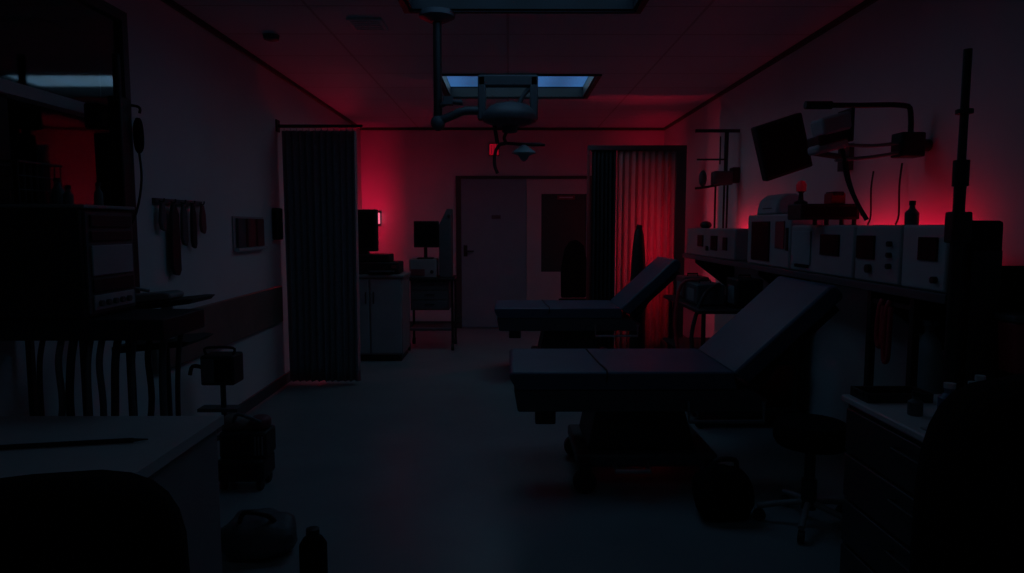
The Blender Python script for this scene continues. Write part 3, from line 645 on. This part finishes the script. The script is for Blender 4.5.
for (x, yy) in ((RX0+.02, RY0+.02), (RX1-.02, RY0+.02), (RX0+.02, RY1-.02), (RX1-.02, RY1-.02)):
    u = MB().box((x-.011, yy-.011, .08), (x+.011, yy+.011, .9845)).build('upright', 'black', rk)
    MB().cyl((x, yy-.014, .04), (x, yy+.014, .04), .04, seg=16).build('wheel', 'rubber', u)
MB().box((RX0+.0315, RY0+.02, .10), (RX1-.0315, RY1-.02, .13)).build('bottom_shelf', 'black', rk)
# hoses below the rack
hp = [(-1.66, 2.36, 'rubber', 'leftmost black hose hanging below the equipment rack'), (-1.60, 2.37, 'palehose', 'leftmost pale hose hanging below the equipment rack'),
      (-1.55, 2.36, 'rubber', 'black hose hanging second from the left below the equipment rack'), (-1.50, 2.38, 'palehose', 'second pale hose from the left below the equipment rack'),
      (-1.455, 2.37, 'palehose', 'third pale hose from the left below the equipment rack'), (-1.415, 2.40, 'rubber', 'black hose hanging third from the left below the equipment rack'),
      (-1.375, 2.44, 'palehose', 'fourth pale hose from the left below the equipment rack'), (-1.34, 2.48, 'rubber', 'black hose hanging fourth from the left below the equipment rack'),
      (-1.295, 2.50, 'palehose', 'rightmost pale hose hanging below the equipment rack'), (-1.25, 2.53, 'rubber', 'rightmost black hose hanging below the equipment rack')]
for k, (x, yy, mt, lb) in enumerate(hp):
    tag(MB().tube([(x, yy+.05, .9845), (x-.003, yy+.03, .90), (x+.010*math.sin(k*2), yy+.02, .75), (x+.010*math.cos(k*3), yy+.01, .55), (x, yy+.03, .30), (x, yy+.08, .016), (x, yy+.17, .016)], .009 + .002*(k % 3)).build('hose', mt), lb, 'hose', 'hoses below the equipment rack')
# things on the rack top
t = thing('wire_basket', 'dark wire basket on top of the equipment rack at the left edge', 'basket', (-1.82, 2.56, 1.4665))
m = MB()
for k in range(9):
    x = -1.93+k*.024; m.tube([(x, 2.45, 1.62), (x, 2.45, 1.472), (x, 2.68, 1.472), (x, 2.68, 1.62)], .0025, seg=6, smooth=0)
for k in range(8): m.tube([(-1.935, 2.445+k*.033, 1.62), (-1.935, 2.445+k*.033, 1.472), (-1.735, 2.445+k*.033, 1.472), (-1.735, 2.445+k*.033, 1.62)], .0025, seg=6, smooth=0)
for z in (1.52, 1.57): m.tube([(-1.935, 2.448, z), (-1.735, 2.448, z), (-1.735, 2.682, z), (-1.935, 2.682, z), (-1.935, 2.448, z)], .0025, seg=6, smooth=0)
m.build('wire_mesh', 'darksteel', t)
MB().tube([(-1.935, 2.448, 1.62), (-1.735, 2.448, 1.62), (-1.735, 2.682, 1.62), (-1.935, 2.682, 1.62), (-1.935, 2.448, 1.62)], .005, seg=8, smooth=0).build('rim', 'black', t)
for k, (x, yy, r, h_, lb) in enumerate(((-1.70, 2.60, .022, .09, 'dark bottle on the equipment rack beside the wire basket'), (-1.63, 2.55, .018, .06, 'short dark pot on the equipment rack top, middle of three'), (-1.56, 2.62, .016, .075, 'slim dark bottle at the right end of the equipment rack top'))):
    t = thing('bottle', lb, 'bottle', (x, yy, 1.4665), 'bottles on the equipment rack')
    MB().lathe([(r, 0), (r, h_*.65), (r*.5, h_*.82), (r*.5, h_)], (x, yy, 1.4665), seg=16).build('body', 'darkgrey', t); MB().cyl((x, yy, 1.4665+h_), (x, yy, 1.48+h_), r*.6, seg=12).build('cap', 'black', t)

# drip stand with dark bags, left
ds = thing('drip_stand', 'tall black drip stand with dark pump boxes standing against the left wall', 'drip stand', (-1.77, 3.16, 0))
MB().cyl((-1.77, 3.16, .05), (-1.77, 3.16, 2.16), .017).build('pole', 'black', ds)
for k in range(5):
    a_ = 2*PI*k/5; L = MB().tube([(-1.77, 3.16, .09), (-1.77+.10*math.cos(a_), 3.16+.10*math.sin(a_), .08), (-1.77+.16*math.cos(a_), 3.16+.16*math.sin(a_), .065)], .013).build('leg', 'black', ds)
    MB().cyl((-1.77+.16*math.cos(a_)-.01, 3.16+.16*math.sin(a_), .027), (-1.77+.16*math.cos(a_)+.01, 3.16+.16*math.sin(a_), .027), .027, seg=12).build('wheel', 'rubber', L)
MB().tube([(-1.82, 3.16, 1.90), (-1.825, 3.16, 1.93), (-1.77, 3.16, 1.94), (-1.68, 3.16, 1.93), (-1.675, 3.16, 1.90)], .006).build('hook_bar', 'black', ds)
MB().box((-1.757, 3.05, 1.02), (-1.70, 3.142, 1.96)).build('pump_tower', 'black', ds, bevel=.006)
MB().box((-1.83, 3.06, 1.02), (-1.765, 3.142, 1.80)).build('meter_box', 'black', ds, bevel=.006)
MB().box((-1.865, 3.05, 1.82), (-1.79, 3.142, 1.93)).build('pump', 'black', ds, bevel=.012)
MB().blob((-1.685, 3.16, 1.80), (.022, .02, .08), .04, 20, .8, 3).build('fluid_bag', 'matblack', ds)
MB().tube([(-1.685, 3.16, 1.72), (-1.675, 3.15, 1.6), (-1.69, 3.12, 1.45), (-1.72, 3.045, 1.3)], .005).build('drip_line', 'black', ds)

# two tier instrument trolley
it = thing('instrument_trolley', 'two tier black instrument trolley jutting out beside the drip stand', 'trolley', (-1.52, 3.0, 0))
MB().prism([(-1.70, 1.022), (-1.32, 1.068), (-1.30, 1.088), (-1.34, 1.088), (-1.70, 1.05)], 'y', 2.80, 3.02).build('upper_tray', 'black', it, bevel=.004)
MB().prism([(-1.66, .855), (-1.36, .885), (-1.33, .905), (-1.37, .91), (-1.66, .885)], 'y', 2.82, 3.06).build('lower_tray', 'black', it, bevel=.004)
MB().cyl((-1.48, 2.94, .88), (-1.48, 2.94, 1.05), .024).build('column', 'offwhite', it)
MB().cyl((-1.50, 2.94, .10), (-1.50, 2.94, .875), .022).build('lower_column', 'black', it)
MB().lathe([(.13, 0), (.135, .02), (.12, .04), (.03, .06), (.025, .11)], (-1.50, 2.94, 0)).build('base', 'black', it)
t = thing('folded_cloth', 'pale grey folded cloth on the upper tray of the instrument trolley', 'cloth', (-1.53, 2.91, 1.07))
MB().prism([(-1.66, 1.056), (-1.42, 1.082), (-1.42, 1.105), (-1.45, 1.112), (-1.64, 1.095), (-1.665, 1.08)], 'y', 2.85, 2.98).build('folds', 'grey', t, bevel=.008)
MB().tube([(-1.60, 2.90, 1.10), (-1.62, 2.87, 1.12), (-1.58, 2.86, 1.13), (-1.52, 2.88, 1.115)], .007).build('cloth_edge', 'offwhite', t)

# ------------------------------------------------------------------ left wall fittings
tag(MB().box((XL+.0002, 3.72, .57), (XL+.03, 5.84, .88)).build('bumper_board', 'bumper', bevel=.006), 'long brown bumper board fixed along the left wall', 'bumper board')
rl = thing('hook_rail', 'dark hook rail on the left wall beside the drip stand', 'hook rail', (XL+.02, 4.08, 1.52))
MB().box((XL, 3.80, 1.515), (XL+.02, 4.38, 1.545)).build('rail', 'darkgrey', rl)
hl = ['dark strap hanging leftmost on the hook rail', 'longest dark strap on the hook rail, second from the left', 'dark strap hanging in the middle of the hook rail', 'dark strap hanging fourth on the hook rail', 'dark reddish strap hanging rightmost on the hook rail']
for k, (yy, zb, mt, w_) in enumerate(((3.84, 1.36, 'darkgrey', .035), (3.97, 1.10, 'black', .05), (4.09, 1.27, 'darkgrey', .035), (4.21, 1.25, 'black', .03), (4.34, 1.34, 'maroon', .035))):
    MB().tube([(XL+.02, yy, 1.53), (XL+.045, yy, 1.525), (XL+.05, yy, 1.545)], .004, seg=6).build('hook', 'darksteel', rl)
    o = MB(); o.prism([(yy-.012, 1.522), (yy+.012, 1.522), (yy+w_, 1.46), (yy+w_*1.1, zb+.03), (yy+w_*.6, zb), (yy-w_*.5, zb+.01), (yy-w_, zb+.05), (yy-w_*.8, 1.46)], 'x', XL+.026, XL+.044)
    tag(o.build('hanging_strap', mt, bevel=.005), hl[k], 'strap', 'straps on the hook rail')
nb = thing('wall_rack', 'pale wall rack with three dark leaflet slots on the left wall', 'wall rack', (XL+.01, 5.18, 1.2))
MB().box((XL, 4.88, 1.205), (XL+.012, 5.48, 1.46)).build('backboard', 'offwhite', nb, bevel=.003)
for k, (y0, y1, mt) in enumerate(((4.92, 5.06, 'darkgrey'), (5.10, 5.26, 'maroon'), (5.30, 5.44, 'maroon'))):
    MB().box((XL+.0125, y0, 1.235), (XL+.032, y1, 1.445)).build('leaflet', mt, nb, bevel=.003)
MB().box((XL+.0125, 4.89, 1.208), (XL+.045, 5.47, 1.23)).build('ledge', 'white', nb)
dp = thing('wall_dispenser', 'black box dispenser on the left wall at the edge of the dark curtain', 'dispenser', (XL+.03, 5.78, 1.275))
MB().box((XL, 5.71, 1.275), (XL+.05, 5.845, 1.54)).build('casing', 'black', dp, bevel=.01); MB().box((XL+.008, 5.703, 1.30), (XL+.042, 5.7095, 1.50)).build('front', 'screen', dp)

# small wheeled device by left wall
sd = thing('patient_monitor', 'small dark monitor on a low wheeled stand against the left wall', 'monitor', (-1.74, 4.05, 0))
MB().box((-1.80, 4.0, .44), (-1.60, 4.16, .62)).build('casing', 'black', sd, bevel=.012)
MB().box((-1.705, 3.992, .46), (-1.61, 3.9995, .60)).build('screen', 'screen', sd, bevel=.002); MB().box((-1.79, 3.99, .46), (-1.715, 3.9995, .60)).build('side_panel', 'darkgrey', sd, bevel=.003)
MB().tube([(-1.78, 4.05, .62), (-1.78, 4.05, .66), (-1.62, 4.05, .66), (-1.62, 4.05, .62)], .008).build('carry_handle', 'black', sd)
MB().tube([(-1.80, 4.05, .54), (-1.86, 4.04, .55), (-1.87, 4.02, .50)], .012).build('side_bracket', 'black', sd)
MB().cyl((-1.70, 4.08, .10), (-1.70, 4.08, .4395), .016).build('column', 'darksteel', sd); MB().box((-1.84, 4.03, .27), (-1.60, 4.13, .29)).build('shelf', 'darkgrey', sd)
for sx, sy in ((-1, -1), (1, -1), (1, 1), (-1, 1)):
    x, yy = -1.70+sx*.13, 4.08+sy*.11
    L = MB().tube([(-1.70, 4.08, .11), (x, yy, .06)], .011, smooth=0).build('leg', 'darkgrey', sd); MB().cyl((x-.01, yy, .025), (x+.01, yy, .025), .025, seg=12).build('wheel', 'rubber', L)
sd.location.x -= .035
# suction unit
su = thing('suction_unit', 'dark suction machine with rounded jars on the floor beyond the desk', 'machine', (-1.42, 3.55, 0))
MB().box((-1.53, 3.46, .05), (-1.28, 3.66, .17)).build('base', 'black', su, bevel=.02)
MB().box((-1.52, 3.49, .1705), (-1.27, 3.65, .31)).build('housing', 'black', su, bevel=.015)
for k in range(3): MB().box((-1.33+k*.018, 3.483, .19), (-1.323+k*.018, 3.4895, .29)).build('vent_slot', 'grey', su)
MB().blob((-1.46, 3.57, .345), (.07, .065, .045), .03, 20, .8, 5).build('jar', 'bumper', su)
MB().blob((-1.33, 3.58, .34), (.055, .06, .04), .03, 20, .8, 6).build('jar', 'maroon', su)
MB().tube([(-1.45, 3.52, .36), (-1.40, 3.45, .42), (-1.33, 3.45, .40), (-1.31, 3.52, .36)], .009).build('suction_hose', 'palehose', su)
for x in (-1.50, -1.31):
    for yy in (3.50, 3.62): MB().cyl((x-.012, yy, .03), (x+.012, yy, .03), .03, seg=14).build('wheel', 'rubber', su)
# floor clutter
t = thing('floor_bag', 'dark crumpled bag lying on the floor beside the desk', 'bag', (-1.06, 2.80, 0))
MB().blob((-1.06, 2.80, .085), (.16, .13, .09), .10, 28, .85, 9).build('body', 'darkgrey', t); MB().tube([(-1.12, 2.74, .15), (-1.08, 2.70, .22), (-1.0, 2.72, .20), (-.98, 2.78, .14)], .010).build('strap', 'black', t)
t = thing('floor_canister', 'black canister standing on the floor at the bottom edge, right of the bag', 'canister', (-.72, 2.42, 0))
MB().lathe([(.045, 0), (.05, .01), (.05, .22), (.035, .245), (.02, .25)], (-.72, 2.42, 0), seg=20).build('body', 'matblack', t); MB().lathe([(.024, 0), (.024, .03), (.012, .035)], (-.72, 2.42, .25), seg=16).build('cap', 'black', t)

# ------------------------------------------------------------------ far left: cabinet, trolley
cb = thing('cabinet', 'grey floor cabinet behind the dark curtain edge', 'cabinet', (-1.4, 7.15, 0))
MB().box((-1.74, 6.92, .07), (-1.08, 7.42, .865)).build('body', 'grey', cb, bevel=.005); MB().box((-1.76, 6.89, .8655), (-1.06, 7.44, .895)).build('countertop', 'grey', cb, bevel=.005)
MB().box((-1.72, 6.95, 0), (-1.10, 7.40, .0695)).build('plinth', 'black', cb)
for x0, x1, hx in ((-1.73, -1.42, -1.45), (-1.40, -1.09, -1.37)):
    d_ = MB().box((x0, 6.903, .09), (x1, 6.9195, .85)).build('door', 'teal', cb, bevel=.004); MB().cyl((hx, 6.893, .60), (hx, 6.893, .72), .007, seg=8).cyl((hx, 6.893, .61), (hx, 6.9025, .61), .004, seg=6).cyl((hx, 6.893, .71), (hx, 6.9025, .71), .004, seg=6).build('handle', 'darksteel', d_)
t = thing('printer', 'black printer like box on the grey floor cabinet', 'printer', (-1.4, 7.1, .8955))
MB().box((-1.70, 6.95, .8955), (-1.12, 7.30, 1.02)).build('casing', 'black', t, bevel=.012); MB().box((-1.64, 7.0, 1.0205), (-1.22, 7.28, 1.10)).build('lid', 'black', t, bevel=.012)
MB().box((-1.40, 6.86, .925), (-1.16, 6.9495, .935)).build('paper_tray', 'darkgrey', t); MB().box((-1.19, 6.94, .96), (-1.14, 6.9495, .99)).build('button_panel', 'maroon', t)
t = thing('monitor', 'boxy dark monitor on the printer, at the dark curtain edge', 'monitor', (-1.53, 7.1, 1.1005))
MB().box((-1.72, 7.02, 1.13), (-1.345, 7.10, 1.56)).build('casing', 'black', t, bevel=.012); MB().box((-1.69, 7.012, 1.16), (-1.375, 7.0195, 1.53)).build('screen', 'screen', t)
MB().prism([(-1.65, 1.18), (-1.42, 1.18), (-1.45, 1.50), (-1.62, 1.50)], 'y', 7.1005, 7.22).build('rear_housing', 'black', t, bevel=.01); MB().box((-1.60, 7.03, 1.1005), (-1.46, 7.20, 1.1295)).build('foot', 'black', t)
tr = thing('computer_trolley', 'dark computer trolley with lower shelf standing left of the door', 'trolley', (-.87, 7.75, 0))
MB().box((-1.13, 7.52, .785), (-.60, 7.98, .815)).build('top', 'black', tr, bevel=.005); MB().box((-1.10, 7.55, .22), (-.63, 7.95, .25)).build('lower_shelf', 'darkgrey', tr, bevel=.005)
MB().box((-1.09, 7.57, .45), (-.66, 7.95, .7845)).build('drawer_box', 'darkgrey', tr, bevel=.005)
for z in (.46, .57, .68):
    d_ = MB().box((-1.08, 7.558, z), (-.67, 7.5695, z+.098)).build('drawer', 'darkgrey', tr, bevel=.003); MB().box((-.93, 7.55, z+.05), (-.82, 7.5575, z+.062)).build('handle', 'black', d_)
for (x, yy) in ((-1.11, 7.54), (-.62, 7.54), (-1.11, 7.96), (-.62, 7.96)):
    u = MB().cyl((x, yy, .08), (x, yy, .785), .014, seg=12).build('upright', 'black', tr); MB().cyl((x-.015, yy, .04), (x+.015, yy, .04), .04, seg=16).build('wheel', 'rubber', u)
MB().tube([(-.60, 7.55, .30), (-.55, 7.55, .32), (-.55, 7.95, .32), (-.60, 7.95, .30)], .01, smooth=0).build('push_handle', 'black', tr)
t = thing('monitor', 'small dark computer monitor on a stem above the computer trolley', 'monitor', (-.92, 7.7, .97))
MB().box((-1.055, 7.64, 1.15), (-.775, 7.68, 1.445)).build('casing', 'black', t, bevel=.008); MB().box((-1.04, 7.634, 1.17), (-.79, 7.6395, 1.43)).build('screen', 'screen', t)
MB().cyl((-.93, 7.69, 1.02), (-.93, 7.69, 1.30), .02).build('stem', 'black', t); MB().box((-1.02, 7.63, 1.0205), (-.84, 7.76, 1.035)).build('foot', 'black', t)
t = thing('recorder', 'teal grey recorder box on the computer trolley under its monitor', 'device', (-.95, 7.7, .8155))
MB().box((-1.10, 7.58, .8155), (-.80, 7.85, 1.02)).build('casing', 'grey', t, bevel=.008); MB().box((-1.08, 7.572, .84), (-.93, 7.5795, .91)).build('front_slot', 'maroon', t); MB().cyl((-.85, 7.572, .88), (-.85, 7.5795, .88), .02, seg=12).build('knob', 'black', t)
t = thing('tower_unit', 'slim pale upright unit on the computer trolley, nearest the door', 'device', (-.70, 7.7, .8155))
MB().prism([(-.77, .8155), (-.63, .8155), (-.63, 1.58), (-.68, 1.58), (-.77, 1.40)], 'y', 7.60, 7.82).build('casing', 'darkgrey', t, bevel=.008); MB().blob((-.655, 7.59, 1.50), (.018, .01, .018)).build('knob', 'black', t)

# chair by the glazed panel
t = thing('waiting_chair', 'dark high backed chair in front of the glazed side panel', 'chair', (.80, 8.25, 0))
MB().prism([(.66, .50), (.97, .50), (.98, .95), (.94, 1.15), (.85, 1.22), (.76, 1.20), (.70, 1.10), (.655, .85)], 'y', 8.40, 8.46).build('backrest', 'matblack', t, bevel=.02)
MB().box((.63, 8.02, .43), (1.0, 8.45, .49)).build('seat', 'matblack', t, bevel=.015)
for (x, yy) in ((.66, 8.05), (.97, 8.05), (.66, 8.42), (.97, 8.42)): MB().cyl((x, yy, 0), (x, yy, .43), .014, seg=12).build('leg', 'black', t)
# slim oxygen cylinder before the red curtain
t = thing('oxygen_cylinder', 'slim dark tapered cylinder standing before the red lit curtain', 'gas cylinder', (1.355, 7.05, 0))
MB().lathe([(.078, 0), (.082, .02), (.08, .85), (.068, 1.1), (.05, 1.30), (.03, 1.36)], (1.355, 7.05, 0), seg=24).build('body', 'black', t); MB().lathe([(.03, 0), (.034, .03), (.02, .045)], (1.355, 7.05, 1.358), seg=14).build('valve', 'black', t)

# ------------------------------------------------------------------ world, camera, view
w = bpy.data.worlds.new('World'); S.world = w; w.use_nodes = True
w.node_tree.nodes['Background'].inputs['Color'].default_value = (0, 0, 0, 1); w.node_tree.nodes['Background'].inputs['Strength'].default_value = 0
cam = bpy.data.cameras.new('Camera'); co = bpy.data.objects.new('Camera', cam); COL.objects.link(co)
cam.sensor_width = 36; cam.lens = 680/1024*36; cam.clip_start = .05
pitch = math.atan(60.5/680); yaw = -math.atan(4/680)
co.location = (0, 0, 1.39); co.rotation_euler = (PI/2-pitch, 0, yaw)
S.camera = co
S.view_settings.view_transform = 'Standard'; S.view_settings.look = 'None'; S.view_settings.exposure = 0; S.view_settings.gamma = 1; S.view_settings.use_curve_mapping = False
S.cycles.use_denoising = True; S.cycles.max_bounces = 8; S.cycles.diffuse_bounces = 5; S.cycles.use_light_tree = True
